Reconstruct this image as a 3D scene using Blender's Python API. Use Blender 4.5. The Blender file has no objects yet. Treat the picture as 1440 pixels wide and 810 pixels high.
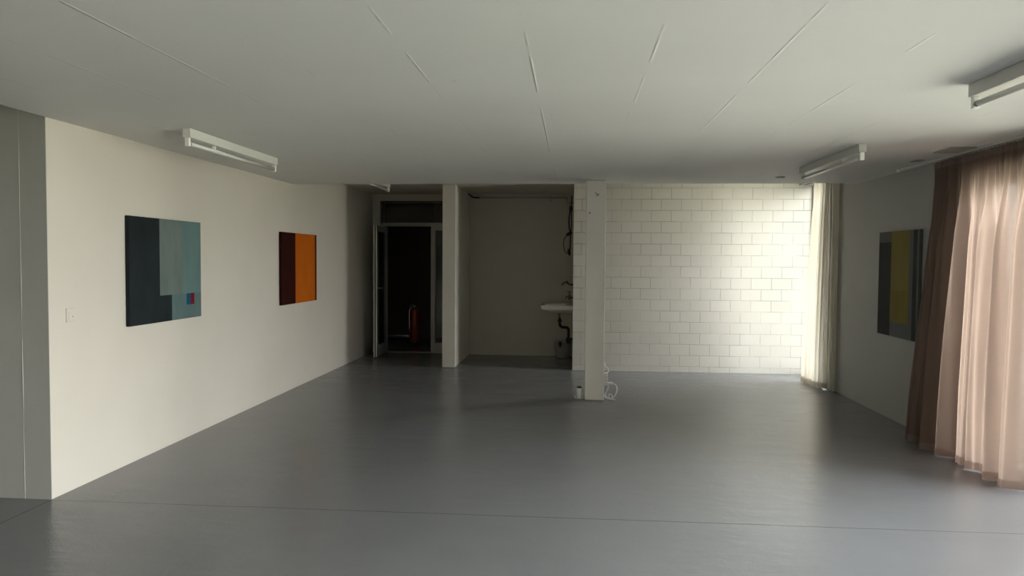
import bpy, bmesh, math, random
from mathutils import Vector, Matrix, noise

random.seed(7)
scn = bpy.context.scene
col = scn.collection
PI = math.pi

# ------------------------------------------------------------------ room numbers (metres)
XL, XR = -3.195, 3.048          # inner faces of the long walls
YA = 4.271                      # corner where the left alcove starts
YE = 8.255                      # edge of the lower ceiling slab
H, HU = 2.346, 2.53             # lower and upper ceiling
YB, YK, YD = 10.08, 11.54, 11.64
YR = -4.0                       # wall behind the viewer

# ------------------------------------------------------------------ helpers
class MB:
    def __init__(self):
        self.bm = bmesh.new()

    def _add(self, tmp, mi=0):
        for f in tmp.faces:
            f.material_index = mi
        me = bpy.data.meshes.new('tmp')
        tmp.to_mesh(me)
        tmp.free()
        self.bm.from_mesh(me)
        bpy.data.meshes.remove(me)
        return self

    def box(self, x0, x1, y0, y1, z0, z1, bev=0.0, seg=2, rot=None, mi=0):
        t = bmesh.new()
        bmesh.ops.create_cube(t, size=1)
        for v in t.verts:
            v.co = Vector(((x0 + x1) / 2 + v.co.x * (x1 - x0), (y0 + y1) / 2 + v.co.y * (y1 - y0), (z0 + z1) / 2 + v.co.z * (z1 - z0)))
        if bev > 0:
            bmesh.ops.bevel(t, geom=list(t.edges), offset=bev, segments=seg, profile=0.5, affect='EDGES')
        if rot is not None:
            t.transform(rot)
        return self._add(t, mi)

    def tube(self, pts, r, n=10, mi=0, cap=True, radii=None):
        pts = [Vector(p) for p in pts]
        t = bmesh.new()
        rings = []
        up = Vector((0, 0, 1))
        prev = None
        for i, p in enumerate(pts):
            a = pts[max(i - 1, 0)]
            b = pts[min(i + 1, len(pts) - 1)]
            d = (b - a).normalized()
            if prev is None:
                u = d.cross(up if abs(d.z) < 0.9 else Vector((1, 0, 0))).normalized()
            else:
                u = (prev - d * prev.dot(d)).normalized()
            prev = u
            w = d.cross(u).normalized()
            rr = radii[i] if radii else r
            rings.append([t.verts.new(p + (u * math.cos(2 * PI * k / n) + w * math.sin(2 * PI * k / n)) * rr) for k in range(n)])
        for a, b in zip(rings, rings[1:]):
            for k in range(n):
                f = t.faces.new((a[k], a[(k + 1) % n], b[(k + 1) % n], b[k]))
                f.smooth = True
        if cap:
            t.faces.new(rings[0][::-1])
            t.faces.new(rings[-1])
        bmesh.ops.recalc_face_normals(t, faces=t.faces)
        return self._add(t, mi)

    def lathe(self, prof, loc=(0, 0, 0), n=28, axis='z', mi=0, smooth=True):
        t = bmesh.new()
        rings = []
        for r, z in prof:
            if r < 1e-6:
                rings.append([t.verts.new((0, 0, z))])
            else:
                rings.append([t.verts.new((r * math.cos(2 * PI * k / n), r * math.sin(2 * PI * k / n), z)) for k in range(n)])
        for a, b in zip(rings, rings[1:]):
            for k in range(n):
                q = [a[k % len(a)], a[(k + 1) % len(a)], b[(k + 1) % len(b)], b[k % len(b)]]
                u = []
                for v in q:
                    if v not in u:
                        u.append(v)
                if len(u) > 2:
                    t.faces.new(u).smooth = smooth
        if axis == 'x':
            t.transform(Matrix.Rotation(PI / 2, 4, 'Y'))
        elif axis == 'y':
            t.transform(Matrix.Rotation(-PI / 2, 4, 'X'))
        t.transform(Matrix.Translation(loc))
        bmesh.ops.recalc_face_normals(t, faces=t.faces)
        return self._add(t, mi)

    def quad(self, a, b, c, d, mi=0):
        vs = [self.bm.verts.new(p) for p in (a, b, c, d)]
        f = self.bm.faces.new(vs)
        f.material_index = mi
        return self

    def build(self, name, mats, parent=None, origin=None):
        me = bpy.data.meshes.new(name)
        if origin is not None:
            bmesh.ops.translate(self.bm, verts=self.bm.verts, vec=-Vector(origin))
        self.bm.to_mesh(me)
        self.bm.free()
        for m in (mats if isinstance(mats, (list, tuple)) else [mats]):
            me.materials.append(m)
        o = bpy.data.objects.new(name, me)
        if origin is not None:
            o.location = origin
        col.objects.link(o)
        if parent is not None:
            o.parent = parent
            if origin is None:
                # the part is written in room coordinates; keep it there under its thing
                q, off = parent, Vector((0, 0, 0))
                while q is not None:
                    off += q.location
                    q = q.parent
                me.transform(Matrix.Translation(-off))
            else:
                o.location = Vector(origin) - parent.location
        return o


def tag(o, label=None, cat=None, group=None, kind=None):
    if label: o['label'] = label
    if cat: o['category'] = cat
    if group: o['group'] = group
    if kind: o['kind'] = kind
    return o


def struct(o):
    o['kind'] = 'structure'
    return o


def thing(name, loc, label, cat, group=None):
    o = bpy.data.objects.new(name, None)
    o.empty_display_size = 0.1
    o.location = loc
    col.objects.link(o)
    return tag(o, label, cat, group)


def spline(pts, n=8):
    """Catmull-Rom through the points."""
    P = [Vector(p) for p in pts]
    P = [P[0] * 2 - P[1]] + P + [P[-1] * 2 - P[-2]]
    out = []
    for i in range(1, len(P) - 2):
        for k in range(n):
            t = k / n
            a, b, c, d = P[i - 1], P[i], P[i + 1], P[i + 2]
            out.append(0.5 * ((2 * b) + (c - a) * t + (2 * a - 5 * b + 4 * c - d) * t * t + (3 * b - a - 3 * c + d) * t ** 3))
    out.append(P[-2])
    return out


# ------------------------------------------------------------------ materials
def srgb(r, g, b):
    f = lambda c: (c / 255 / 12.92) if c / 255 <= 0.04045 else ((c / 255 + 0.055) / 1.055) ** 2.4
    return (f(r), f(g), f(b), 1)


class NT:
    def __init__(self, name):
        self.m = bpy.data.materials.new(name)
        self.m.use_nodes = True
        self.t = self.m.node_tree
        self.b = self.t.nodes['Principled BSDF']
        self.out = self.t.nodes['Material Output']

    def n(self, typ, **kw):
        nd = self.t.nodes.new(typ)
        for k, v in kw.items():
            if hasattr(nd, k) and k not in nd.inputs:
                setattr(nd, k, v)
            else:
                nd.inputs[k].default_value = v
        return nd

    def l(self, a, b):
        self.t.links.new(a, b)

    def math(self, op, a, b=None, c=None, clamp=False):
        nd = self.t.nodes.new('ShaderNodeMath')
        nd.operation = op
        nd.use_clamp = clamp
        for i, v in enumerate((a, b, c)):
            if v is None: continue
            if isinstance(v, (int, float)): nd.inputs[i].default_value = v
            else: self.l(v, nd.inputs[i])
        return nd.outputs[0]

    def mix(self, fac, a, b, mode='MIX'):
        nd = self.t.nodes.new('ShaderNodeMix')
        nd.data_type = 'RGBA'
        nd.blend_type = mode
        for i, v in ((0, fac), (6, a), (7, b)):
            if isinstance(v, (int, float)): nd.inputs[i].default_value = v
            elif isinstance(v, tuple): nd.inputs[i].default_value = v
            else: self.l(v, nd.inputs[i])
        return nd.outputs[2]

    def ramp(self, fac, stops):
        nd = self.t.nodes.new('ShaderNodeValToRGB')
        e = nd.color_ramp.elements
        while len(e) < len(stops): e.new(0.5)
        for el, (p, c) in zip(e, stops):
            el.position = p
            el.color = c if isinstance(c, tuple) else (c, c, c, 1)
        self.l(fac, nd.inputs[0])
        return nd.outputs[0]

    def coords(self):
        g = self.t.nodes.new('ShaderNodeNewGeometry')
        return g.outputs['Position']

    def noise(self, vec, scale, detail=3, rough=0.55, dim='3D'):
        nd = self.t.nodes.new('ShaderNodeTexNoise')
        nd.inputs['Scale'].default_value = scale
        nd.inputs['Detail'].default_value = detail
        nd.inputs['Roughness'].default_value = rough
        self.l(vec, nd.inputs['Vector'])
        return nd.outputs['Fac']

    def mapping(self, vec, scale=(1, 1, 1), loc=(0, 0, 0), rot=(0, 0, 0)):
        nd = self.t.nodes.new('ShaderNodeMapping')
        nd.inputs['Scale'].default_value = scale
        nd.inputs['Location'].default_value = loc
        nd.inputs['Rotation'].default_value = rot
        self.l(vec, nd.inputs['Vector'])
        return nd.outputs[0]

    def bump(self, h, strength, dist):
        nd = self.t.nodes.new('ShaderNodeBump')
        nd.inputs['Strength'].default_value = strength
        nd.inputs['Distance'].default_value = dist
        self.l(h, nd.inputs['Height'])
        self.l(nd.outputs[0], self.b.inputs['Normal'])
        return nd

    def base(self, c):
        if isinstance(c, tuple): self.b.inputs['Base Color'].default_value = c
        else: self.l(c, self.b.inputs['Base Color'])

    def rough(self, c):
        if isinstance(c, (int, float)): self.b.inputs['Roughness'].default_value = c
        else: self.l(c, self.b.inputs['Roughness'])


def simple(name, c, rough=0.5, metal=0.0, var=0.06, scale=25, bump=0.0):
    m = NT(name)
    p = m.coords()
    nz = m.noise(p, scale)
    k = m.ramp(nz, [(0.3, 1 - var), (0.7, 1 + var)])
    m.base(m.mix(1.0, c, k, 'MULTIPLY'))
    m.rough(rough)
    m.b.inputs['Metallic'].default_value = metal
    if bump:
        m.bump(nz, bump, 0.002)
    return m.m


WALL_C = (0.74, 0.715, 0.655, 1)


def wall_material(name, c=WALL_C, pores=0.0, boards=None):
    """White painted concrete: brushed unevenness, sparse pores and short upright blemishes."""
    m = NT(name)
    p = m.coords()
    big = m.noise(p, 1.3, 3)
    fine = m.noise(p, 55, 3)
    up = m.noise(m.mapping(p, (14, 14, 1.2)), 1.0, 2)
    colr = m.mix(1.0, c, m.ramp(big, [(0.25, 0.955), (0.75, 1.03)]), 'MULTIPLY')
    h = m.math('ADD', m.math('MULTIPLY', fine, 0.5), m.math('MULTIPLY', up, 0.6))
    if pores:
        v = m.n('ShaderNodeTexVoronoi')
        v.inputs['Scale'].default_value = 3.6
        m.l(p, v.inputs['Vector'])
        w = m.t.nodes.new('ShaderNodeSeparateColor')
        m.l(v.outputs['Color'], w.inputs[0])
        keep = m.math('GREATER_THAN', w.outputs[0], 1 - pores)
        dot = m.math('MULTIPLY', m.math('LESS_THAN', v.outputs['Distance'], 0.026), keep)
        v2 = m.n('ShaderNodeTexVoronoi')
        v2.inputs['Scale'].default_value = 1.0
        m.l(m.mapping(p, (4.5, 4.5, 1.15), (0.3, 0.1, 0.5)), v2.inputs['Vector'])
        w2 = m.t.nodes.new('ShaderNodeSeparateColor')
        m.l(v2.outputs['Color'], w2.inputs[0])
        dash = m.math('MULTIPLY', m.math('LESS_THAN', v2.outputs['Distance'], 0.06), m.math('GREATER_THAN', w2.outputs[1], 0.87))
        colr = m.mix(m.math('MULTIPLY', dot, 0.75), colr, (0.16, 0.145, 0.12, 1))
        colr = m.mix(m.math('MULTIPLY', dash, 0.28), colr, (0.32, 0.30, 0.25, 1))
        h = m.math('SUBTRACT', h, m.math('ADD', m.math('MULTIPLY', dot, 1.5), m.math('MULTIPLY', dash, 0.7)))
    m.base(colr)
    m.rough(0.62)
    m.b.inputs['Specular IOR Level'].default_value = 0.3
    m.bump(h, 0.35, 0.004)
    return m.m


def ceiling_material():
    """Painted board-marked concrete: seams 0.505 m apart run the length of the room and are broken here and there."""
    m = NT('ceiling_concrete')
    p = m.coords()
    s = m.t.nodes.new('ShaderNodeSeparateXYZ')
    m.l(p, s.inputs[0])
    sh = m.math('ADD', s.outputs[0], 0.185 + 0.505 * 40 + 0.2525)
    k = m.math('DIVIDE', sh, 0.505)
    fr = m.math('SUBTRACT', m.math('FRACT', k), 0.5)
    d = m.math('MULTIPLY', m.math('ABSOLUTE', fr), 0.505)
    ridge = m.math('SUBTRACT', 1.0, m.math('DIVIDE', d, 0.0075), clamp=True)
    cell = m.math('FLOOR', k)
    cmb = m.t.nodes.new('ShaderNodeCombineXYZ')
    m.l(m.math('MULTIPLY', cell, 7.31), cmb.inputs[0])
    m.l(m.math('MULTIPLY', s.outputs[1], 1.1), cmb.inputs[1])
    br = m.noise(cmb.outputs[0], 1.0, 4, 0.7)
    live = m.ramp(br, [(0.47, 0.0), (0.58, 1.0)])
    ridge = m.math('MULTIPLY', ridge, live)
    side = m.math('GREATER_THAN', fr, 0.0)  # right flank of each seam, painted darker as its shaded side
    big = m.noise(p, 0.9, 4)
    fine = m.noise(p, 60, 3)
    brush = m.noise(m.mapping(p, (1.6, 9, 1)), 1.0, 3)
    v = m.n('ShaderNodeTexVoronoi')
    v.inputs['Scale'].default_value = 2.3
    m.l(p, v.inputs['Vector'])
    w = m.t.nodes.new('ShaderNodeSeparateColor')
    m.l(v.outputs['Color'], w.inputs[0])
    dot = m.math('MULTIPLY', m.math('LESS_THAN', v.outputs['Distance'], 0.028), m.math('GREATER_THAN', w.outputs[0], 0.6))
    c = m.mix(1.0, (0.68, 0.672, 0.65, 1), m.ramp(big, [(0.25, 0.95), (0.75, 1.03)]), 'MULTIPLY')
    c = m.mix(m.math('MULTIPLY', dot, 0.3), c, (0.3, 0.29, 0.26, 1))
    c = m.mix(m.math('MULTIPLY', ridge, m.math('MULTIPLY', side, 0.38)), c, (0.3, 0.29, 0.26, 1))
    m.base(c)
    m.rough(0.6)
    m.b.inputs['Specular IOR Level'].default_value = 0.3
    h = m.math('ADD', m.math('MULTIPLY', ridge, 1.0), m.math('ADD', m.math('MULTIPLY', fine, 0.12), m.math('MULTIPLY', brush, 0.25)))
    m.bump(h, 0.6, 0.004)
    return m.m


def brick_material():
    """White painted sand-lime blocks, 26.5 x 15 cm, running bond; thick paint hides many of the joints."""
    m = NT('painted_blockwork')
    p = m.coords()
    s = m.t.nodes.new('ShaderNodeSeparateXYZ')
    m.l(p, s.inputs[0])
    cmb = m.t.nodes.new('ShaderNodeCombineXYZ')
    wob = m.noise(p, 9, 2)
    m.l(m.math('ADD', m.math('ADD', s.outputs[0], m.math('MULTIPLY', s.outputs[1], 1.0)), m.math('MULTIPLY', wob, 0.006)), cmb.inputs[0])
    m.l(m.math('ADD', m.math('SUBTRACT', s.outputs[2], 0.075), m.math('MULTIPLY', wob, 0.005)), cmb.inputs[1])
    b = m.n('ShaderNodeTexBrick')
    b.offset = 0.5
    b.inputs['Scale'].default_value = 1.0
    b.inputs['Brick Width'].default_value = 0.265
    b.inputs['Row Height'].default_value = 0.15
    b.inputs['Mortar Size'].default_value = 0.0045
    b.inputs['Mortar Smooth'].default_value = 0.35
    b.inputs['Bias'].default_value = 0.0
    b.inputs['Color1'].default_value = (0.93, 0.93, 0.93, 1)
    b.inputs['Color2'].default_value = (1, 1, 1, 1)
    b.inputs['Mortar'].default_value = (1, 1, 1, 1)
    m.l(cmb.outputs[0], b.inputs['Vector'])
    hide = m.ramp(m.noise(p, 2.2, 3, 0.6), [(0.34, 0.25), (0.58, 1.0)])
    joint = m.math('MULTIPLY', b.outputs['Fac'], hide)
    big = m.noise(p, 1.5, 3)
    c = m.mix(1.0, (0.70, 0.67, 0.61, 1), m.ramp(big, [(0.25, 0.96), (0.75, 1.03)]), 'MULTIPLY')
    c = m.mix(0.6, c, m.mix(1.0, c, b.outputs['Color'], 'MULTIPLY'))
    c = m.mix(m.math('MULTIPLY', joint, 0.72), c, (0.34, 0.32, 0.27, 1))
    m.base(c)
    m.rough(0.5)
    m.b.inputs['Specular IOR Level'].default_value = 0.35
    h = m.math('ADD', m.math('MULTIPLY', joint, -1.0), m.math('ADD', m.math('MULTIPLY', m.noise(p, 40, 4), 0.3), m.math('MULTIPLY', m.noise(p, 7, 2), 0.35)))
    m.bump(h, 0.8, 0.006)
    return m.m


def floor_material():
    """Grey floor paint, satin, trowelled unevenly, with a fine roller texture and two joints."""
    m = NT('grey_floor_paint')
    p = m.coords()
    s = m.t.nodes.new('ShaderNodeSeparateXYZ')
    m.l(p, s.inputs[0])
    big = m.noise(p, 0.8, 4, 0.6)
    trow = m.noise(m.mapping(p, (1.0, 2.6, 1)), 1.8, 4, 0.6)
    fine = m.noise(p, 95, 2, 0.5)
    wav = m.noise(p, 11, 3)
    wob = m.math('MULTIPLY', m.math('SUBTRACT', m.noise(p, 2.5, 3), 0.5), 0.02)
    j1 = m.math('LESS_THAN', m.math('ABSOLUTE', m.math('ADD', m.math('SUBTRACT', s.outputs[1], 4.262), wob)), 0.0045)
    j1 = m.math('MULTIPLY', j1, m.math('GREATER_THAN', s.outputs[0], XL))
    j2 = m.math('LESS_THAN', m.math('ABSOLUTE', m.math('SUBTRACT', s.outputs[0], XL + 0.004)), 0.006)
    j2 = m.math('MULTIPLY', j2, m.math('LESS_THAN', s.outputs[1], YA))
    j = m.math('MAXIMUM', j1, j2)
    c = m.mix(1.0, (0.170, 0.172, 0.177, 1), m.ramp(big, [(0.25, 0.93), (0.75, 1.06)]), 'MULTIPLY')
    c = m.mix(m.math('MULTIPLY', j, 0.6), c, (0.05, 0.05, 0.05, 1))
    m.base(c)
    m.rough(m.ramp(m.math('ADD', m.math('MULTIPLY', trow, 0.7), m.math('MULTIPLY', wav, 0.3)), [(0.32, 0.225), (0.68, 0.272)]))
    m.b.inputs['Specular IOR Level'].default_value = 0.36
    h = m.math('ADD', m.math('MULTIPLY', fine, 0.22), m.math('ADD', m.math('MULTIPLY', trow, 2.4), m.math('SUBTRACT', m.math('MULTIPLY', wav, 0.5), m.math('MULTIPLY', j, 0.8))))
    m.bump(h, 0.42, 0.006)
    return m.m


def paint_material(name, c, c2, scale=7, stretch=(1, 1, 0.4)):
    m = NT(name)
    p = m.coords()
    a = m.noise(m.mapping(p, (stretch[0] * scale,) * 2 + (stretch[2] * scale,)), 1.0, 5, 0.65)
    w = m.noise(m.mapping(p, (160, 160, 160)), 1.0, 1)
    m.base(m.mix(m.ramp(a, [(0.3, 0.0), (0.7, 1.0)]), c, c2))
    m.rough(0.65)
    m.b.inputs['Specular IOR Level'].default_value = 0.10
    m.bump(m.math('ADD', a, m.math('MULTIPLY', w, 0.3)), 0.25, 0.002)
    return m.m


def curtain_material(name, c, trans, alpha_):
    """Sheer cloth: part diffuse, part translucent, part see-through between the threads."""
    m = NT(name)
    t = m.t
    p = m.coords()
    wv = m.noise(m.mapping(p, (9, 9, 150)), 1.0, 2)
    big = m.noise(p, 3.0, 3)
    k = m.math('MULTIPLY', m.ramp(wv, [(0.3, 0.985), (0.7, 1.01)]), m.ramp(big, [(0.3, 0.96), (0.7, 1.03)]))
    cc = m.mix(1.0, c, k, 'MULTIPLY')
    df = t.nodes.new('ShaderNodeBsdfDiffuse')
    tl = t.nodes.new('ShaderNodeBsdfTranslucent')
    tr = t.nodes.new('ShaderNodeBsdfTransparent')
    m.l(cc, df.inputs[0])
    m.l(cc, tl.inputs[0])
    tr.inputs[0].default_value = (1, 0.94, 0.89, 1) if c[0] > c[2] * 1.3 else (1, 1, 0.97, 1)
    m1 = t.nodes.new('ShaderNodeMixShader')
    m1.inputs[0].default_value = trans
    m.l(df.outputs[0], m1.inputs[1])
    m.l(tl.outputs[0], m1.inputs[2])
    m2 = t.nodes.new('ShaderNodeMixShader')
    lw = t.nodes.new('ShaderNodeLayerWeight')
    lw.inputs[0].default_value = 0.35
    fac = m.math('SUBTRACT', alpha_, m.math('MULTIPLY', lw.outputs['Facing'], alpha_ * 0.85), clamp=True)
    m.l(fac, m2.inputs[0])
    m.l(m1.outputs[0], m2.inputs[1])
    m.l(tr.outputs[0], m2.inputs[2])
    m.l(m2.outputs[0], m.out.inputs[0])
    t.nodes.remove(m.b)
    return m.m


def glass_material():
    m = NT('window_glass')
    t = m.t
    tr = t.nodes.new('ShaderNodeBsdfTransparent')
    gl = t.nodes.new('ShaderNodeBsdfGlossy')
    gl.inputs['Roughness'].default_value = 0.02
    tr.inputs[0].default_value = (0.95, 0.97, 0.96, 1)
    fr = t.nodes.new('ShaderNodeFresnel')
    fr.inputs[0].default_value = 1.35
    p = m.coords()
    nz = m.noise(p, 0.8, 2)
    mx = t.nodes.new('ShaderNodeMixShader')
    m.l(m.math('MULTIPLY', fr.outputs[0], m.ramp(nz, [(0.0, 0.9), (1.0, 1.0)])), mx.inputs[0])
    m.l(tr.outputs[0], mx.inputs[1])
    m.l(gl.outputs[0], mx.inputs[2])
    m.l(mx.outputs[0], m.out.inputs[0])
    t.nodes.remove(m.b)
    return m.m


M = {}
M['wall'] = wall_material('wall_paint', (0.62, 0.60, 0.55, 1))
M['wall_right'] = wall_material('wall_paint_right_shade', (0.40, 0.395, 0.375, 1))  # same wall paint, darkened to carry this wall's shade away from the windows
M['wall_left'] = wall_material('wall_paint_left', (0.585, 0.542, 0.48, 1), pores=0.4)
M['trim'] = wall_material('joint_paint', (0.46, 0.45, 0.41, 1))
M['column'] = wall_material('column_paint', (0.88, 0.85, 0.78, 1))
M['partition'] = wall_material('partition_paint', (0.76, 0.73, 0.66, 1))
M['wall_shaded'] = wall_material('wall_paint_recess_shade', (0.55, 0.53, 0.455, 1))  # wall paint toned down; the shade of recess and doorway is in the colour
M['wall_alcove'] = wall_material('wall_paint_alcove_shade', (0.36, 0.35, 0.32, 1))  # alcove shade mixed into the white paint, hence the low tone
M['ceiling'] = ceiling_material()
M['brick'] = brick_material()
M['floor'] = floor_material()
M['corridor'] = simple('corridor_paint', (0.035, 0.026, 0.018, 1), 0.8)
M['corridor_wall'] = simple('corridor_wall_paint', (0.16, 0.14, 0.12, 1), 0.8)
M['white_enamel'] = simple('white_enamel', (0.62, 0.615, 0.57, 1), 0.35, var=0.02)
M['white_plastic'] = simple('white_plastic', (0.88, 0.87, 0.83, 1), 0.4, var=0.03)
M['tube'] = simple('fluorescent_tube_glass', (0.66, 0.66, 0.62, 1), 0.18, var=0.01)
M['grey_metal'] = simple('grey_metal', (0.30, 0.30, 0.28, 1), 0.45, 0.6)
M['frame'] = simple('door_frame_paint', (0.40, 0.39, 0.36, 1), 0.5)
M['bright_alu'] = simple('bright_door_edge', (0.80, 0.79, 0.74, 1), 0.5)
M['leaf'] = simple('door_leaf_paint', (0.22, 0.215, 0.20, 1), 0.5)
M['alu'] = simple('window_frame_paint', (0.42, 0.42, 0.41, 1), 0.45, 0.2)
M['brown_wood'] = simple('dark_brown_wood', (0.07, 0.052, 0.034, 1), 0.5, var=0.2, scale=40)
M['ceramic'] = simple('sink_ceramic', (0.80, 0.80, 0.75, 1), 0.15, var=0.02)
M['black'] = simple('black_rubber', (0.012, 0.012, 0.012, 1), 0.5)
M['brass'] = simple('worn_brass', (0.12, 0.10, 0.06, 1), 0.4, 0.8)
M['chrome'] = simple('chrome', (0.75, 0.75, 0.73, 1), 0.2, 1.0, var=0.02)
M['red'] = simple('red_lacquer', (0.34, 0.055, 0.022, 1), 0.35)
M['dark_grey'] = simple('dark_grey_plate', (0.36, 0.35, 0.33, 1), 0.6)
M['shade_grey'] = simple('light_grey_plate', (0.36, 0.355, 0.33, 1), 0.6)
M['lawn'] = simple('lawn_grass', (0.342, 0.336, 0.281, 1), 0.9, var=0.3, scale=6)
M['glass'] = glass_material()
M['curtain'] = curtain_material('taupe_voile', (0.305, 0.228, 0.188, 1), 0.55, 0.13)
M['curtain_hem'] = curtain_material('taupe_voile_hem', (0.46, 0.36, 0.32, 1), 0.55, 0.25)
M['white_curtain'] = curtain_material('white_voile', (0.74, 0.70, 0.62, 1), 0.45, 0.08)
M['white_hem'] = curtain_material('white_voile_hem', (0.62, 0.58, 0.50, 1), 0.35, 0.02)

# ------------------------------------------------------------------ the setting
XA = -5.2                       # far side of the left alcove
W1 = (-3.2, 5.98, 2.14)          # big window: y0, y1, head
W2 = (9.02, YB, 2.50)           # window beside the block wall

f = MB()
f.box(XA - .3, XR + .19, YR - .3, 14.6, -0.2, 0)
struct(f.build('floor', M['floor']))

c = MB()
c.box(XL, XR + .19, YR - .3, YE, H, 2.9)
struct(c.build('ceiling', M['ceiling']))
c = MB()
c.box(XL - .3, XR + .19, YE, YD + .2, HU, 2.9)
struct(c.build('ceiling_back', M['wall_shaded']))
c = MB()
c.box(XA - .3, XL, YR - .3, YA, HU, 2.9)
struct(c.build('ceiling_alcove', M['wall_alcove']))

w = MB()
w.box(XL - .28, XL, YA + 0.004, YD + .2, 0, HU + .02)
struct(w.build('wall_left', M['wall_left']))
w = MB()
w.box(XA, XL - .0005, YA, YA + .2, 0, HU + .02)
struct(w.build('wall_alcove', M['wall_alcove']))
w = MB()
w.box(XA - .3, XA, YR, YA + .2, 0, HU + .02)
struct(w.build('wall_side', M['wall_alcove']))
w = MB()
w.box(XA - .3, XR + .19, YR - .3, YR, 0, HU + .02)
struct(w.build('wall_rear', M['wall']))

# upright paint joint in the alcove wall
w = MB()
zz = [0.0 + i * 0.06 for i in range(0, 43)]
w.tube([(-3.368 + 0.004 * noise.noise(Vector((0, 0, z * 2.1))), YA - .001, z) for z in zz], 0.0045, 6,
       radii=[0.0018 + 0.0035 * noise.noise(Vector((5, 0, z * 3.3))) for z in zz])
tag(struct(w.build('trim_1', M['trim'])))

w = MB()
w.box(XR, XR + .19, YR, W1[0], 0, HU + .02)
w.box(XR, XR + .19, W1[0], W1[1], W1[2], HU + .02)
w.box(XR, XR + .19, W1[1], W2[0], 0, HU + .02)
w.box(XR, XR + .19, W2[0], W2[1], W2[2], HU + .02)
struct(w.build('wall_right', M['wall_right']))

w = MB()
w.box(0.010, XR + .19, YB, YK + .3, 0, HU + .02)
struct(w.build('wall_blockwork', M['brick']))

w = MB()
w.box(-1.795, -1.613, 10.12, YK, 0, HU + .02, 0.006)
struct(w.build('wall_partition', M['partition']))

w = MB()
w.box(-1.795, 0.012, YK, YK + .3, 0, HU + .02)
struct(w.build('wall_back', M['wall_shaded']))

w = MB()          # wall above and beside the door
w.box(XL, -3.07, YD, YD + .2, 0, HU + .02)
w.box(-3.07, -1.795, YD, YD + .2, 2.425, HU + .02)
struct(w.build('wall_door', M['wall_shaded']))

w = MB()
w.box(0.1405, 0.3475, 7.916, 8.123, 0, H, 0.009, 2)
pil = struct(w.build('column', M['column'], origin=(0.244, 8.02, 0)))
for (hx, hz, r) in ((0.177, 2.0, 0.0085), (0.240, 2.21, 0.007), (0.262, 2.195, 0.009), (0.248, 2.185, 0.006)):
    h_ = MB()
    h_.lathe([(0, -0.002), (r * 1.25, -0.002), (r * 1.2, 0.001), (r * 0.7, 0.0005), (0, 0.0008)], (hx, 7.9165, hz), 12, 'y')
    h_.build('screw_hole', M['dark_grey'] if r > 0.008 else M['shade_grey'], pil)

# corridor behind the door
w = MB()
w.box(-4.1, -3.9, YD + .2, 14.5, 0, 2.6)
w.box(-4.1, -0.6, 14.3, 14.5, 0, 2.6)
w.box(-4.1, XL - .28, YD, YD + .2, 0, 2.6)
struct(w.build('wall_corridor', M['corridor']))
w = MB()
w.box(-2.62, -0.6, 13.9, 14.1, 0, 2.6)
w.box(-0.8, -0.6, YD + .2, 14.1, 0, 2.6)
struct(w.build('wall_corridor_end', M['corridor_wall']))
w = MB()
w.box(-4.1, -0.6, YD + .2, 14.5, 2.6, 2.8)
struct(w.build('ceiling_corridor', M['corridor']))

# door frame, transom and sidelight
fx0, fx1 = -3.06, -1.80
d = MB()
d.box(fx0, fx0 + .055, YD - .03, YD + .06, 0, 2.075, .004)
d.box(fx0, fx1, YD - .03, YD + .06, 2.02, 2.075, .004)
d.box(-2.245, -2.175, YD - .03, YD + .06, 0, 2.03, .004)
d.box(-2.18, fx1, YD - .03, YD + .06, 0.0, .165, .004)
d.box(-2.18, fx1, YD - .02, YD + .05, 1.955, 2.03, .004)
frame = struct(d.build('door_1', M['frame'], origin=(-2.62, YD, 0)))
d = MB()
d.box(fx0 + .03, fx0 + .075, YD - .012, YD + .05, 2.07, 2.42, .003)
d.box(fx0 + .03, fx1, YD - .012, YD + .05, 2.385, 2.42, .003)
d.box(fx0 + .03, fx1, YD - .012, YD + .05, 2.07, 2.085, .003)
d.build('transom_frame', M['brown_wood'], frame)
d = MB()
d.box(fx0 + .07, fx1, YD + .015, YD + .021, 2.08, 2.39)
d.build('transom_pane', M['glass'], frame)
d = MB()
d.box(-2.178, fx1, YD + .012, YD + .018, .16, 1.96)
d.build('sidelight_pane', M['glass'], frame)
d = MB()
d.box(-3.005, -2.24, YD - .02, YD + .05, 0, .012, .003)
d.build('threshold', M['dark_grey'], frame)

# the door leaf, open ninety degrees into the room
LX, LY0, LY1 = -2.985, 10.93, 11.60
t = thing('glazed_door', (LX, LY1, 0), 'narrow glazed grey metal door leaf standing open, seen edge-on left of the dark doorway', 'door')
d = MB()
d.box(LX, LX + .05, LY0, LY0 + .085, .012, 2.0, .004)
d.build('stile', M['leaf'], t)
d = MB()
d.box(LX, LX + .05, LY1 - .085, LY1, .012, 2.0, .004)
d.build('stile', M['leaf'], t)
d = MB()
d.box(LX, LX + .05, LY0 + .083, LY1 - .083, .012, .18, .003)
d.build('rail', M['leaf'], t)
d = MB()
d.box(LX, LX + .05, LY0 + .083, LY1 - .083, 1.915, 2.0, .003)
d.build('rail', M['leaf'], t)
d = MB()
d.box(LX + .021, LX + .027, LY0 + .08, LY1 - .08, .175, 1.92)
d.build('pane', M['glass'], t)
for xa_ in (LX, LX + .034):
    d = MB()
    d.box(xa_, xa_ + .016, LY0 - .006, LY0 + .001, .014, 1.998, .002)
    tag(d.build('edge_strip', M['bright_alu'], t), 'bright metal strip along the door edge')
d = MB()
d.box(LX + .017, LX + .033, LY0 - .002, LY0 + .002, .02, 1.99)
tag(d.build('edge_gasket', M['black'], t), 'black rubber strip along the door edge')
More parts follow.
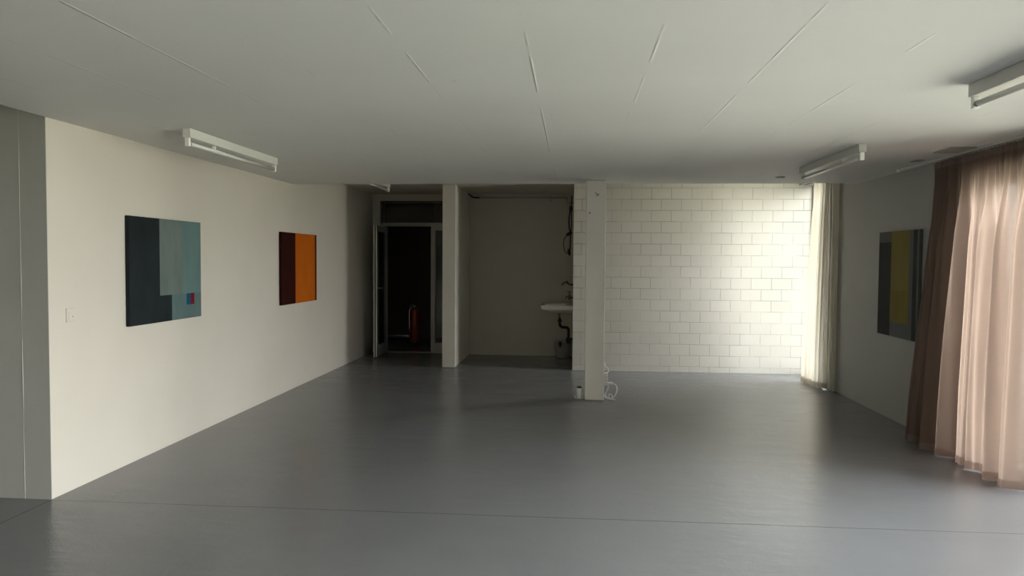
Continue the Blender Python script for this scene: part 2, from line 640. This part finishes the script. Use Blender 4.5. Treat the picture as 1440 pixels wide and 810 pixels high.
for sgn in (-1, 1):
    d = MB()
    x0 = LX if sgn < 0 else LX + .05
    d.lathe([(0, 0), (.022, 0), (.022, .008), (.010, .010), (.009, .045), (0, .047)], (0, 0, 0), 16, 'x')
    if sgn < 0:
        d.bm.transform(Matrix.Rotation(PI, 4, 'Z'))
    bmesh.ops.translate(d.bm, verts=d.bm.verts, vec=(x0, LY0 + .042, 1.055))
    d.tube([(x0 + sgn * .040, LY0 + .042, 1.055), (x0 + sgn * .043, LY0 + .08, 1.055), (x0 + sgn * .043, LY0 + .15, 1.053)], .009, 10)
    d.build('handle', M['grey_metal'], t)

# ------------------------------------------------------------------ windows
def window(name, y0, y1, z0, z1, mull, far=1.0):
    fr = MB()
    xa, xb = XR + .10, XR + .16
    s = .06
    fr.box(xa, xb, y0, y0 + s, z0, z1, .004)
    fr.box(xa, xb, y1 - s * far, y1, z0, z1, .004)
    fr.box(xa, xb, y0 + s, y1 - s, z0, z0 + s, .004)
    fr.box(xa, xb, y0 + s, y1 - s, z1 - s, z1, .004)
    for my in mull:
        fr.box(xa, xb, my - .035, my + .035, z0 + s, z1 - s, .004)
    o = struct(fr.build(name, M['alu'], origin=(XR + .13, (y0 + y1) / 2, z0)))
    edges = [y0] + list(mull) + [y1]
    for a, b in zip(edges, edges[1:]):
        p = MB()
        p.box(XR + .127, XR + .133, a + .03, b - .03, z0 + .05, z1 - .05)
        p.build('pane', M['glass'], o)
    return o

window('window_1', W1[0], W1[1], 0.0, W1[2], (-1.4, 0.45, 2.3, 4.1))
window('window_2', W2[0], W2[1], 0.0, W2[2], (), 0.25)

g = MB()
g.box(XR + .19, 60, -60, 70, -0.3, -0.06)
struct(g.build('lawn', M['lawn']))

# ------------------------------------------------------------------ paintings
def painting(name, xw, side, y0, y1, z0, z1, ycuts, zcuts, pick, mats, label):
    """A stretched canvas hung on a long wall; the colour fields are faces of the one canvas mesh."""
    dpt = 0.032
    xf = xw + side * dpt
    xw = xw + side * 0.004
    m = MB()
    ys = sorted(set([y0, y1] + ycuts))
    zs = sorted(set([z0, z1] + zcuts))
    for a, b in zip(ys, ys[1:]):
        for lo, hi in zip(zs, zs[1:]):
            q = [(xf, a, lo), (xf, b, lo), (xf, b, hi), (xf, a, hi)]
            if side < 0: q.reverse()
            m.quad(*q, mi=pick((a + b) / 2, (lo + hi) / 2))
    for (ya, za, yb, zb) in ((y0, z0, y1, z0), (y1, z0, y1, z1), (y1, z1, y0, z1), (y0, z1, y0, z0)):
        n = 1
        q = [(xf, ya, za), (xw, ya, za), (xw, yb, zb), (xf, yb, zb)]
        my, mz = (ya + yb) / 2, (za + zb) / 2
        m.quad(*q, mi=pick(my + (0.01 if my == y0 else -0.01 if my == y1 else 0), mz + (0.01 if mz == z0 else -0.01 if mz == z1 else 0)))
    bmesh.ops.remove_doubles(m.bm, verts=m.bm.verts, dist=1e-5)
    bmesh.ops.recalc_face_normals(m.bm, faces=m.bm.faces)
    root = thing(name, (xw, (y0 + y1) / 2, z0), label, 'painting')
    m.build('canvas', mats, root)
    s = MB()
    xs = xw + side * 0.003
    for (a, b, lo, hi) in ((y0 + .01, y1 - .01, z0 + .01, z0 + .05), (y0 + .01, y1 - .01, z1 - .05, z1 - .01), (y0 + .01, y0 + .05, z0 + .05, z1 - .05), (y1 - .05, y1 - .01, z0 + .05, z1 - .05)):
        s.box(min(xs, xs + side * .02), max(xs, xs + side * .02), a, b, lo, hi)
    s.build('stretcher_frame', M['brown_wood'], root)
    return root

slate = paint_material('slate_paint', srgb(27, 33, 35), srgb(36, 43, 44))
grygrn = paint_material('grey_green_paint', srgb(90, 102, 99), srgb(106, 116, 111))
teal = paint_material('pale_teal_paint', srgb(87, 111, 111), srgb(97, 120, 118))
blgr = paint_material('blue_grey_paint', srgb(80, 99, 100), srgb(90, 109, 109))
petrol = paint_material('petrol_paint', srgb(21, 73, 95), srgb(27, 81, 102))
wine = paint_material('wine_red_paint', srgb(107, 26, 41), srgb(97, 22, 38))
A, B = 5.055, 6.078
def pick1(y, z):
    s = (y - A) / (B - A)
    if z > 1.205:
        return 0 if s < .385 else (1 if s < .715 else 2)
    if s < .55: return 0
    if 1.112 < z:
        if .766 < s < .832: return 4
        if .832 < s < .89: return 5
    return 3
painting('abstract_painting', XL, 1, A, B, 1.0, 1.797, [A + (B - A) * s for s in (.385, .55, .715, .766, .832, .89)], [1.205, 1.112], pick1,
         [slate, grygrn, teal, blgr, petrol, wine], 'square abstract painting in slate, grey-green and pale teal, on the left wall')

maroon = paint_material('maroon_paint', srgb(38, 9, 5), srgb(46, 12, 6))
orange = paint_material('orange_paint', srgb(175, 85, 15), srgb(187, 97, 19), 4)
rust = paint_material('rust_paint', srgb(95, 29, 10), srgb(87, 24, 8))
A2, B2 = 7.842, 8.944
def pick2(y, z):
    s = (y - A2) / (B2 - A2)
    return 0 if s < .365 else (1 if s < .945 else 2)
painting('abstract_painting', XL, 1, A2, B2, .982, 1.787, [A2 + (B2 - A2) * s for s in (.365, .945)], [], pick2,
         [maroon, orange, rust], 'bright orange abstract painting with a dark maroon band, on the left wall')

pgrey = paint_material('warm_grey_paint', srgb(77, 77, 73), srgb(87, 87, 81))
pblack = paint_material('off_black_paint', srgb(20, 20, 21), srgb(32, 32, 32))
olive = paint_material('olive_yellow_paint', srgb(115, 104, 42), srgb(128, 113, 52), 5)
olive2 = paint_material('ochre_yellow_paint', srgb(122, 108, 36), srgb(109, 96, 30), 6)
pblue = paint_material('cool_grey_paint', srgb(85, 90, 88), srgb(94, 96, 96))
pdark = paint_material('charcoal_paint', srgb(32, 32, 32), srgb(40, 41, 41))
A3, B3 = 6.735, 7.583
def pick3(y, z):
    t_ = (B3 - y) / (B3 - A3)
    if t_ < .33:
        if z > 1.69: return 0
        if .16 > t_ > .0 and False: return 0
        return 1
    if t_ < .78:
        if z < .935: return 4
        return 3 if z < 1.24 else 2
    if t_ < .865: return 4
    if t_ < .955: return 5
    return 4
painting('abstract_painting', XR, -1, A3, B3, .80, 1.79, [B3 - (B3 - A3) * s for s in (.33, .78, .865, .955)], [1.69, .935, 1.24], pick3,
         [pgrey, pblack, olive, olive2, pblue, pdark], 'tall olive yellow, black and grey abstract painting on the right wall beside the pink curtain')

# ------------------------------------------------------------------ batten lights
def batten(x, y0, y1, zc, label):
    root = thing('batten_light', (x, (y0 + y1) / 2, zc), label, 'ceiling light', 'fluorescent batten lights')
    b = MB()
    b.box(x - .028, x + .028, y0, y1, zc - .062, zc, .005)
    b.build('mounting_housing', M['white_enamel'], root)
    tb = MB()
    n = 18
    t = bmesh.new()
    tb.tube([(x, y0 + .03, zc - .096), (x, y1 - .03, zc - .096)], .0135, 16)
    tb.build('tube', M['tube'], root)
    for yy, s in ((y0, 1), (y1, -1)):
        e = MB()
        a, c_ = sorted((yy + s * .004, yy + s * .026))
        e.box(x - .017, x + .017, a, c_, zc - .118, zc - .058, .006)
        hd = e.build('lampholder', M['white_plastic'], root)
        r = MB()
        a, c_ = sorted((yy + s * .024, yy + s * .045))
        r.tube([(x, a, zc - .096), (x, c_, zc - .096)], .0145, 14)
        r.build('tube_cap', M['grey_metal'], hd)
    k = MB()
    yc = y0 + (y1 - y0) * .26
    k.box(x - .012, x + .012, yc - .008, yc + .008, zc - .086, zc - .06, .003)
    k.build('starter_clip', M['white_plastic'], root)
    return root

batten(-2.525, 4.68, 6.12, H, 'white fluorescent batten light on the ceiling above the slate and teal painting')
batten(2.060, 5.51, 6.91, H, 'white fluorescent batten light on the ceiling near the far white curtain')
batten(1.893, 2.28, 3.715, H, 'large close white batten light cut off by the right edge of the picture')
batten(-2.530, 8.62, 10.02, HU, 'small dim batten light above the dark doorway, half hidden by the ceiling edge')

# small ceiling things
d = MB()
d.lathe([(0, 0), (.046, 0), (.044, -.012), (.036, -.016), (0, -.016)], (2.066, 7.652, H), 28)
tag(d.build('ceiling_disc', M['white_enamel'], origin=(2.066, 7.652, H)), 'small round white cap on the ceiling above the block wall', 'ceiling disc')

t = thing('ceiling_recess_plate', (2.845, 5.82, H), 'flat dark grey rectangular plate standing in for a dark ceiling recess beside the curtain rail', 'vent')
d = MB()
d.box(2.76, 2.925, 5.70, 5.955, H - .006, H, .002)  # flat plate, coloured dark like the inside of a ceiling recess
d.build('recess_dark_plate', M['dark_grey'], t)
d = MB()
d.box(2.752, 2.933, 5.692, 5.70, H - .008, H)
d.box(2.752, 2.933, 5.955, 5.963, H - .008, H)
d.box(2.752, 2.76, 5.70, 5.955, H - .008, H)
d.box(2.925, 2.933, 5.70, 5.955, H - .008, H)
d.build('rim', M['shade_grey'], t)
d = MB()
d.box(2.815, 2.885, 6.39, 6.50, H - .006, H, .002)  # second, smaller recess, also drawn as a dark flat plate
tag(d.build('small_recess_plate', M['dark_grey'], origin=(2.85, 6.445, H)), 'small grey plate standing in for a dark ceiling recess near the end of the curtain rail', 'plate')

# light switch
t = thing('light_switch', (XL, 4.463, 1.128), 'white light switch on the left wall near its front corner', 'light switch')
d = MB()
d.box(XL, XL + .009, 4.424, 4.502, 1.084, 1.172, .004)
d.build('plate', M['wall_left'], t)
d = MB()
d.box(XL + .008, XL + .013, 4.436, 4.490, 1.096, 1.150, .002)
d.build('rocker', M['wall_left'], t)
d = MB()
d.lathe([(0, 0), (.006, 0), (.005, .003), (0, .003)], (XL + .012, 4.474, 1.118), 12, 'x')
d.build('indicator', M['dark_grey'], t)

# ------------------------------------------------------------------ curtains
def curtain_mesh(path, z_top, z_bot, nu, nv, v0=0.0, v1=1.0, push=0.0):
    """path(u, v) gives the plan position (x, y) of the cloth at u along the rail and v down its drop."""
    bm = bmesh.new()
    rows = []
    for j in range(nv + 1):
        v = v0 + (v1 - v0) * j / nv
        row = []
        for i in range(nu + 1):
            u = i / nu
            x, y = path(u, v)
            zb = z_bot + 0.006 * math.sin(u * 23.0) + 0.006
            row.append(bm.verts.new((x - push, y, z_top + (zb - z_top) * v)))
        rows.append(row)
    for a, b in zip(rows, rows[1:]):
        for i in range(nu):
            bm.faces.new((a[i], a[i + 1], b[i + 1], b[i])).smooth = True
    m = MB()
    m.bm.free()
    m.bm = bm
    return m

def sm(t):
    t = max(0.0, min(1.0, t))
    return t * t * (3 - 2 * t)

def pink_path(u, v):
    yt = 6.41 - u * 1.38
    # bottom hangs slightly further along the wall at the free edge, and leans into the room
    y = yt + 0.06 * sm(v) * (1 - u) ** 3
    x = 2.965
    nz = lambda a, b: noise.noise(Vector((a, b, 0.37)))
    big = 0.062 * math.sin(2 * PI * (u * 7.2 + 0.16 * nz(u * 4, 1.0) + 0.10) + 0.6 * nz(u * 3, v * 1.3))
    big += 0.030 * math.sin(2 * PI * (u * 12.5 + 0.25 * nz(u * 5, 7.0)) + 1.2 * v)
    fine = 0.016 * math.sin(2 * PI * u * 28)
    tiny = 0.008 * math.sin(2 * PI * (u * 38 + nz(u * 9, v * 0.8)))
    k = sm((v - 0.02) / 0.30)
    x += big * (0.22 + 0.78 * k) * (0.75 + 0.45 * v) + fine * (1 - k) * (0.5 + 0.5 * sm(v * 20)) + tiny * k
    x -= 0.055 * sm(v) + 0.10 * sm(v) * math.exp(-u * 9)
    x += 0.045 * sm(v) * u
    y += 0.03 * k * nz(u * 16, v * 0.7) + 0.02 * v * math.sin(2 * PI * u * 7.2)
    return min(x, XR - 0.012), y

t = thing('curtain', (2.95, 5.4, 0), 'sheer dusty pink floor-length curtain backlit by the window on the right', 'curtain')
curtain_mesh(pink_path, 2.316, 0.0, 420, 60).build('panel', M['curtain'], t)
tag(curtain_mesh(pink_path, 2.316, 0.0, 420, 3, 0.975, 1.0, 0.004).build('hem', M['curtain_hem'], t), 'doubled darker hem')
tag(curtain_mesh(pink_path, 2.316, 0.0, 420, 3, 0.0, 0.022, 0.004).build('heading_tape', M['curtain_hem'], t), 'gathered heading tape')
for i in range(1, 30):
    u = i / 30
    x, y = pink_path(u, 0)
    d = MB()
    d.tube([(x, y, 2.300), (x, y, 2.316), (2.965, y, 2.3235)], .0028, 6)
    d.build('glider', M['white_plastic'], t)

t = thing('curtain_rail', (2.965, 5.0, H), 'thin white curtain rail fixed under the ceiling above the pink curtain', 'curtain rail')
d = MB()
d.box(2.953, 2.977, .4, 7.06, 2.329, H, .003)
d.build('track', M['tube'], t)
d = MB()
d.box(2.950, 2.980, 7.056, 7.075, 2.326, H, .003)
d.build('end_stop', M['white_plastic'], t)

def white_path(u, v):
    nz = lambda a, b: noise.noise(Vector((a, b, 3.1)))
    y = 8.90 + (0.40 + 0.18 * sm(v)) * u + 0.02 * v * nz(u * 8, v)
    k = sm(v / 0.25)
    x = 2.965 + 0.030 * (0.5 + 0.5 * k) * math.sin(2 * PI * (u * 6.3 + 0.2 * nz(u * 4, 0.5))) + 0.014 * math.sin(2 * PI * (u * 12.6) + v)
    x -= 0.03 * u + 0.035 * sm(v) * (0.3 + u)
    return min(x, XR - .012), y

t = thing('curtain', (2.98, 9.4, 0), 'sheer white floor-length curtain beside the painted block wall', 'curtain')
curtain_mesh(white_path, HU - .03, 0.0, 200, 50).build('panel', M['white_curtain'], t)
tag(curtain_mesh(white_path, HU - .03, 0.0, 200, 3, 0.975, 1.0, 0.004).build('hem', M['white_hem'], t), 'doubled darker hem')
def sheer_path(u, v):
    y = 8.72 + 0.27 * u
    x = 3.015 + 0.008 * math.sin(u * 19 + v) - 0.006 * v
    return min(x, XR - .008), y
curtain_mesh(sheer_path, HU - .03, 0.0, 40, 30).build('side_panel', M['white_curtain'], t)

t = thing('curtain_rail', (2.98, 9.4, HU), 'short curtain rail above the white curtain, under the higher ceiling', 'curtain rail')
d = MB()
d.box(2.968, 2.992, 8.70, YB - .004, HU - .03, HU, .003)
d.build('track', M['alu'], t)

# ------------------------------------------------------------------ sink recess
SX, SY = 0.010, 10.90
t = thing('sink', (SX, SY, .80), 'small white wall-hung washbasin in the recess behind the column', 'sink')
# basin: lofted rounded rectangles, hollow inside
def basin():
    bm = bmesh.new()
    def ring(x0, x1, hy, z, r=.05, n=5):
        pts = []
        for (cx, cy, a0) in ((x1 - r * .2, hy - r * .2, 0), (x0 + r, hy - r, PI / 2), (x0 + r, -hy + r, PI), (x1 - r * .2, -hy + r * .2, 3 * PI / 2)):
            rr = r if cx < (x0 + x1) / 2 else r * .2
            for k in range(n + 1):
                a = a0 + PI / 2 * k / n
                pts.append(bm.verts.new((cx + rr * math.cos(a), SY + cy + rr * math.sin(a), z)))
        return pts
    rs = [ring(SX - .24, SX - .02, .10, .722), ring(SX - .34, SX - .005, .17, .738), ring(SX - .43, SX, .235, .768), ring(SX - .458, SX, .258, .782),
          ring(SX - .464, SX, .263, .790), ring(SX - .466, SX, .265, .838), ring(SX - .460, SX, .260, .846), ring(SX - .430, SX - .09, .23, .844), ring(SX - .415, SX - .11, .215, .815),
          ring(SX - .36, SX - .14, .16, .765), ring(SX - .26, SX - .2, .03, .748)]
    for a, b in zip(rs, rs[1:]):
        for k in range(len(a)):
            bm.faces.new((a[k], a[(k + 1) % len(a)], b[(k + 1) % len(b)], b[k])).smooth = True
    bm.faces.new(rs[0][::-1])
    bm.faces.new(rs[-1])
    bmesh.ops.recalc_face_normals(bm, faces=bm.faces)
    m = MB()
    m.bm.free()
    m.bm = bm
    return m
basin().build('basin', M['ceramic'], t)
d = MB()
d.lathe([(.024, .0), (.024, -.02), (.018, -.024), (.018, -.10), (0, -.10)], (SX - .19, SY, .722), 18)
tag(d.build('drain_outlet', M['chrome'], t), 'chrome drain outlet')
d = MB()
pp = spline([(SX - .19, SY, .625), (SX - .19, SY, .575), (SX - .183, SY, .535), (SX - .155, SY, .512), (SX - .115, SY, .508), (SX - .080, SY, .502),
             (SX - .062, SY, .475), (SX - .060, SY, .42), (SX - .060, SY, .36), (SX - .062, SY, .31)], 6)
d.tube(pp, .021, 14)
d.lathe([(.029, 0), (.029, .03), (.024, .034), (0, .034)], (SX - .19, SY, .592), 16)
d.lathe([(0, -.05), (.022, -.045), (.034, -.02), (.036, .0), (.036, .035), (.026, .045), (0, .045)], (SX - .062, SY, .315), 16)
d.tube([(SX - .062, SY, .33), (SX - .03, SY, .34), (SX, SY, .34)], .018, 12)
tag(d.build('drain_pipe', M['black'], t), 'black plastic drain pipe')

t = thing('brass_tap', (SX, SY, 1.155), 'upper brass wall tap with a swung spout above the washbasin', 'tap')
d = MB()
d.lathe([(0, 0), (.026, 0), (.024, .007), (.012, .01), (.012, .06), (0, .06)], (0, 0, 0), 16, 'x')
d.bm.transform(Matrix.Rotation(PI, 4, 'Z'))
bmesh.ops.translate(d.bm, verts=d.bm.verts, vec=(SX, SY, 1.140))
d.build('mounting_flange', M['brass'], t)
d = MB()
d.tube(spline([(SX - .05, SY, 1.142), (SX - .085, SY - .01, 1.160), (SX - .115, SY - .03, 1.172), (SX - .15, SY - .06, 1.150), (SX - .165, SY - .07, 1.128)], 6), .0105, 10)
d.build('spout', M['brass'], t)
d = MB()
d.tube([(SX - .06, SY, 1.145), (SX - .095, SY - .005, 1.185)], .012, 10)
d.tube([(SX - .090, SY - .03, 1.188), (SX - .100, SY + .025, 1.190)], .0075, 8)
d.build('handle', M['brass'], t)

t = thing('brass_tap', (SX, SY - .12, .95), 'lower dark brass tap close over the washbasin', 'tap')
d = MB()
d.tube([(SX, SY - .12, .955), (SX - .055, SY - .12, .955)], .014, 12)
d.lathe([(0, -.03), (.016, -.03), (.017, .03), (.012, .045), (0, .045)], (SX - .05, SY - .12, .955), 14)
d.build('body', M['brass'], t)
d = MB()
d.lathe([(0, 0), (.024, 0), (.022, .006), (.0145, .009), (0, .009)], (0, 0, 0), 16, 'x')
d.bm.transform(Matrix.Rotation(PI, 4, 'Z'))
bmesh.ops.translate(d.bm, verts=d.bm.verts, vec=(SX, SY - .12, .955))
d.build('mounting_flange', M['brass'], t)
d = MB()
d.tube([(SX - .05, SY - .12, .99), (SX - .056, SY - .12, 1.035)], .006, 8)
d.tube([(SX - .085, SY - .12, 1.045), (SX - .025, SY - .12, 1.03)], .0075, 8)
d.build('handle', M['brass'], t)
d = MB()
d.tube(spline([(SX - .05, SY - .12, .96), (SX - .09, SY - .12, .965), (SX - .105, SY - .12, .94)], 5), .009, 10)
d.build('spout', M['brass'], t)

# cable with plugs hanging down the recess wall
t = thing('hanging_cable', (SX, 10.9, 2.1), 'black looped cable with plugs hanging on the recess wall above the washbasin', 'cable')
d = MB()
yb = 10.9
d.tube(spline([(-.02, yb, 2.44), (-.022, yb, 2.36), (-.030, yb, 2.27), (-.052, yb - .01, 2.16), (-.060, yb, 2.05), (-.050, yb, 1.96), (-.034, yb, 1.90)], 8), .0085, 8)
d.tube(spline([(-.028, yb + .03, 2.25), (-.024, yb + .03, 2.12), (-.024, yb + .03, 2.0), (-.03, yb + .02, 1.92)], 8), .0075, 8)
d.tube(spline([(-.045, yb, 1.885), (-.095, yb, 1.86), (-.128, yb - .01, 1.79), (-.135, yb - .01, 1.72), (-.118, yb - .01, 1.64), (-.085, yb, 1.595), (-.055, yb, 1.605)], 8), .006, 8)
d.tube(spline([(-.036, yb, 1.88), (-.036, yb + .005, 1.78), (-.040, yb, 1.66), (-.05, yb, 1.61)], 8), .0085, 8)
d.build('cord', M['black'], t)
for (x, z, tilt) in ((-.033, 2.245, 0.05), (-.055, 1.885, 1.1), (-.055, 1.615, -.15)):
    d = MB()
    d.lathe([(0, -.05), (.012, -.05), (.022, -.025), (.025, .02), (.018, .045), (0, .048)], (0, 0, 0), 12)
    d.bm.transform(Matrix.Translation((x, yb, z)) @ Matrix.Rotation(tilt, 4, 'Y'))
    d.build('plug', M['black'], t)

# grey run under the recess ceiling, drawn for the shadow gap there; bent cable end
t = thing('shadow_gap_conduit', (-.85, YK, 2.46), 'thin grey conduit standing in for the shadow gap along the top of the recess wall', 'conduit')
d = MB()
d.tube(spline([(-1.60, 11.30, 2.505), (-1.59, 11.42, 2.49), (-1.55, YK - .014, 2.468), (-1.46, YK - .012, 2.464)], 6), .011, 8)
tag(d.build('cable_end', M['black'], t), 'bent black cable end')
d = MB()
d.tube([(-1.46, YK - .012, 2.464), (-.095, YK - .012, 2.464)], .008, 8)
d.tube([(-.095, YK - .012, 2.470), (-.095, YK - .012, 2.385)], .008, 8)
d.tube([(-.100, YK - .012, 2.385), (.008, YK - .012, 2.385)], .010, 8)
d.build('pipe', M['dark_grey'], t)
d = MB()
d.box(-.365, -.345, YK - .03, YK, 2.40, 2.50, .003)
d.build('bracket', M['shade_grey'], t)

# bin below the washbasin
t = thing('waste_bin', (-.135, 11.36, 0), 'pale waste bin with a black liner flap under the washbasin', 'bin')
d = MB()
d.lathe([(0, .004), (.105, .004), (.110, .012), (.128, .235), (.133, .24), (.133, .25), (.124, .25), (.106, .02), (0, .02)], (-.135, 11.36, 0), 28)
d.build('bucket', M['shade_grey'], t)
d = MB()
d.lathe([(.120, .236), (.136, .244), (.138, .256), (.13, .262), (.05, .266), (0, .267)], (-.135, 11.36, 0), 28)
d.build('lid', M['shade_grey'], t)
d = MB()
m_ = [(-.205, 11.228, .262), (-.150, 11.226, .262), (-.155, 11.228, .20), (-.178, 11.23, .165), (-.198, 11.23, .20)]
vs = [d.bm.verts.new(p) for p in m_]
vb = [d.bm.verts.new((p[0], p[1] - .012, p[2])) for p in m_]
d.bm.faces.new(vs)
d.bm.faces.new(vb[::-1])
for i in range(5):
    d.bm.faces.new((vs[i], vb[i], vb[(i + 1) % 5], vs[(i + 1) % 5]))
bmesh.ops.recalc_face_normals(d.bm, faces=d.bm.faces)
tag(d.build('liner_flap', M['black'], t), 'black liner flap over the rim')

# ------------------------------------------------------------------ things at the column
t = thing('spray_can', (.084, 7.985, 0), 'small white cylindrical can with a black cap on the floor left of the column', 'can')
d = MB()
d.lathe([(0, .001), (.023, .001), (.025, .004), (.025, .118), (.022, .122), (0, .122)], (.084, 7.985, 0), 24)
d.build('body', M['white_plastic'], t)
d = MB()
d.lathe([(0, .120), (.0235, .120), (.0235, .134), (.020, .138), (0, .138)], (.084, 7.985, 0), 24)
tag(d.build('cap', M['black'], t), 'black cap')
d = MB()
d.tube(spline([(.138, 8.00, .014), (.115, 7.955, .006), (.075, 7.950, .006), (.045, 7.985, .006), (.025, 8.01, .02), (.012, 8.0, .03)], 6), .005, 6)
tag(d.build('cable_end', M['dark_grey'], None, origin=(.08, 7.97, 0)), 'short dark cable on the floor around the white can', 'cable')

t = thing('power_strip', (.36, 8.02, .16), 'white power strip hanging upright low on the right side of the column', 'power strip')
d = MB()
d.box(.3475, .392, 7.99, 8.045, .150, .285, .006)
d.build('body', M['white_plastic'], t)
for z in (.185, .222, .258):
    d = MB()
    d.lathe([(.019, 0), (.019, .002), (.016, .002), (.015, -.003), (0, -.003)], (0, 0, 0), 16, 'y')
    d.bm.transform(Matrix.Rotation(PI, 4, 'Z'))
    bmesh.ops.translate(d.bm, verts=d.bm.verts, vec=(.370, 7.990, z))
    d.build('socket', M['shade_grey'], t)
d = MB()
d.tube(spline([(.372, 8.03, .283), (.400, 8.03, .295), (.398, 8.03, .325), (.372, 8.03, .348), (.362, 8.03, .365)], 6), .005, 8)
d.build('cord', M['white_plastic'], t)

t = thing('power_socket', (.3475, 8.03, .375), 'small white socket on the right side of the column above the power strip', 'socket')
d = MB()
d.box(.3475, .358, 8.0, 8.06, .345, .405, .004)
d.build('plate', M['white_plastic'], t)
d = MB()
d.box(.357, .372, 8.015, 8.045, .352, .385, .005)
d.build('plug', M['white_plastic'], t)

t = thing('charger_cable', (.42, 8.0, 0), 'white plug and looped charger cable hanging from the power strip to the floor', 'cable')
d = MB()
d.box(.39, .448, 7.985, 8.02, .153, .185, .010)
d.build('adapter', M['white_plastic'], t)
d = MB()
d.tube(spline([(.445, 8.0, .172), (.475, 7.99, .160), (.490, 7.98, .125), (.484, 7.97, .085), (.462, 7.965, .040), (.430, 7.96, .012), (.408, 7.965, .030),
               (.405, 7.97, .055), (.425, 7.97, .060), (.440, 7.965, .030), (.425, 7.96, .008), (.385, 7.965, .012), (.358, 7.98, .035)], 8), .0042, 8)
d.tube(spline([(.405, 8.0, .156), (.395, 7.995, .12), (.375, 7.99, .080), (.365, 7.99, .045), (.385, 7.97, .02), (.43, 7.95, .008), (.47, 7.945, .006)], 8), .0042, 8)
d.build('cord', M['white_plastic'], t)

# ------------------------------------------------------------------ corridor things
EX, EY = -2.745, 12.72
t = thing('fire_extinguisher', (EX, EY, 0), 'red fire extinguisher standing in the dark corridor behind the open door', 'fire extinguisher')
d = MB()
d.lathe([(0, .03), (.066, .03), (.078, .045), (.080, .07), (.080, .595), (.074, .620), (.045, .636), (.022, .640), (0, .640)], (EX, EY, 0), 28)
d.build('cylinder', M['red'], t)
d = MB()
d.lathe([(.050, 0), (.072, 0), (.074, .035), (.068, .045), (0, .045)], (EX, EY, 0), 24)
d.build('foot_ring', M['black'], t)
d = MB()
d.lathe([(0, .635), (.022, .635), (.022, .68), (.014, .69), (0, .69)], (EX, EY, 0), 14)
d.tube([(EX, EY, .675), (EX - .10, EY - .01, .668), (EX - .135, EY - .01, .648)], .007, 8)
d.tube([(EX + .02, EY, .69), (EX - .06, EY - .01, .70), (EX - .10, EY - .01, .695)], .007, 8)
d.build('valve', M['chrome'], t)
d = MB()
d.tube(spline([(EX - .03, EY - .03, .665), (EX - .075, EY - .045, .62), (EX - .084, EY - .05, .52), (EX - .082, EY - .05, .42), (EX - .078, EY - .05, .25)], 8), .009, 8)
tag(d.build('hose', M['chrome'], t), 'pale hose down its side')

t = thing('framed_picture', (-2.35, 13.89, 1.5), 'dark framed picture on the corridor wall seen through the narrow side pane', 'picture')
d = MB()
d.box(-2.44, -2.14, 13.872, 13.9, 1.18, 1.80, .004)
d.build('frame', M['black'], t)
d = MB()
d.box(-2.42, -2.16, 13.868, 13.874, 1.20, 1.78)
d.build('print', M['brown_wood'], t)

# ------------------------------------------------------------------ light
def portal(y0, y1, z0, z1):
    ld = bpy.data.lights.new('window_portal', 'AREA')
    ld.shape = 'RECTANGLE'
    ld.size = z1 - z0
    ld.size_y = y1 - y0
    ld.cycles.is_portal = True
    o = bpy.data.objects.new('window_portal', ld)
    o.location = (XR + .19, (y0 + y1) / 2, (z0 + z1) / 2)
    o.rotation_euler = (0, PI / 2, 0)
    col.objects.link(o)
portal(W1[0], W1[1], 0, W1[2])
portal(W2[0], W2[1], 0, W2[2])

wd = bpy.data.worlds.new('overcast_sky')
scn.world = wd
wd.use_nodes = True
nt = wd.node_tree
bg = nt.nodes['Background']
tc = nt.nodes.new('ShaderNodeTexCoord')
sep = nt.nodes.new('ShaderNodeSeparateXYZ')
rp = nt.nodes.new('ShaderNodeValToRGB')
nt.links.new(tc.outputs['Generated'], sep.inputs[0])
nt.links.new(sep.outputs[2], rp.inputs[0])
rp.color_ramp.elements[0].position = 0.0
rp.color_ramp.elements[0].color = (0.735, 0.73, 0.72, 1)
rp.color_ramp.elements[1].position = 0.7
rp.color_ramp.elements[1].color = (1.0, 1.0, 1.045, 1)
nt.links.new(rp.outputs[0], bg.inputs['Color'])
bg.inputs['Strength'].default_value = 23.0
sl = bpy.data.lights.new('sun', 'SUN')
sl.energy = 20
sl.angle = 0.05
sl.color = (1, .96, .88)
so = bpy.data.objects.new('sun', sl)
so.rotation_euler = (0, math.radians(-32), 0)
so.location = (-10, 0, 20)
col.objects.link(so)

# ------------------------------------------------------------------ camera
yaw, pit, rol = 0.0815, 0.0383, 0.0067
cy, sy, cp, sp = math.cos(yaw), math.sin(yaw), math.cos(pit), math.sin(pit)
fwd = Vector((-sy * cp, cy * cp, -sp))
r0 = Vector((cy, sy, 0))
u0 = Vector((-sy * sp, cy * sp, cp))
right = r0 * math.cos(rol) + u0 * math.sin(rol)
up = u0 * math.cos(rol) - r0 * math.sin(rol)
cd = bpy.data.cameras.new('camera')
cd.lens = 1040.08 / 1440 * 36
cd.sensor_width = 36
cd.clip_start = 0.05
cam = bpy.data.objects.new('camera', cd)
mat = Matrix((right, up, -fwd)).transposed().to_4x4()
mat.translation = (0, 0, 1.5)
cam.matrix_world = mat
col.objects.link(cam)
scn.camera = cam

scn.view_settings.view_transform = 'Standard'
scn.view_settings.exposure = 0.0
scn.cycles.max_bounces = 14
scn.cycles.diffuse_bounces = 8
scn.cycles.transparent_max_bounces = 16
scn.cycles.transmission_bounces = 8
scn.cycles.glossy_bounces = 4
scn.cycles.sample_clamp_indirect = 8.0
scn.cycles.caustics_reflective = False
scn.cycles.use_denoising = True
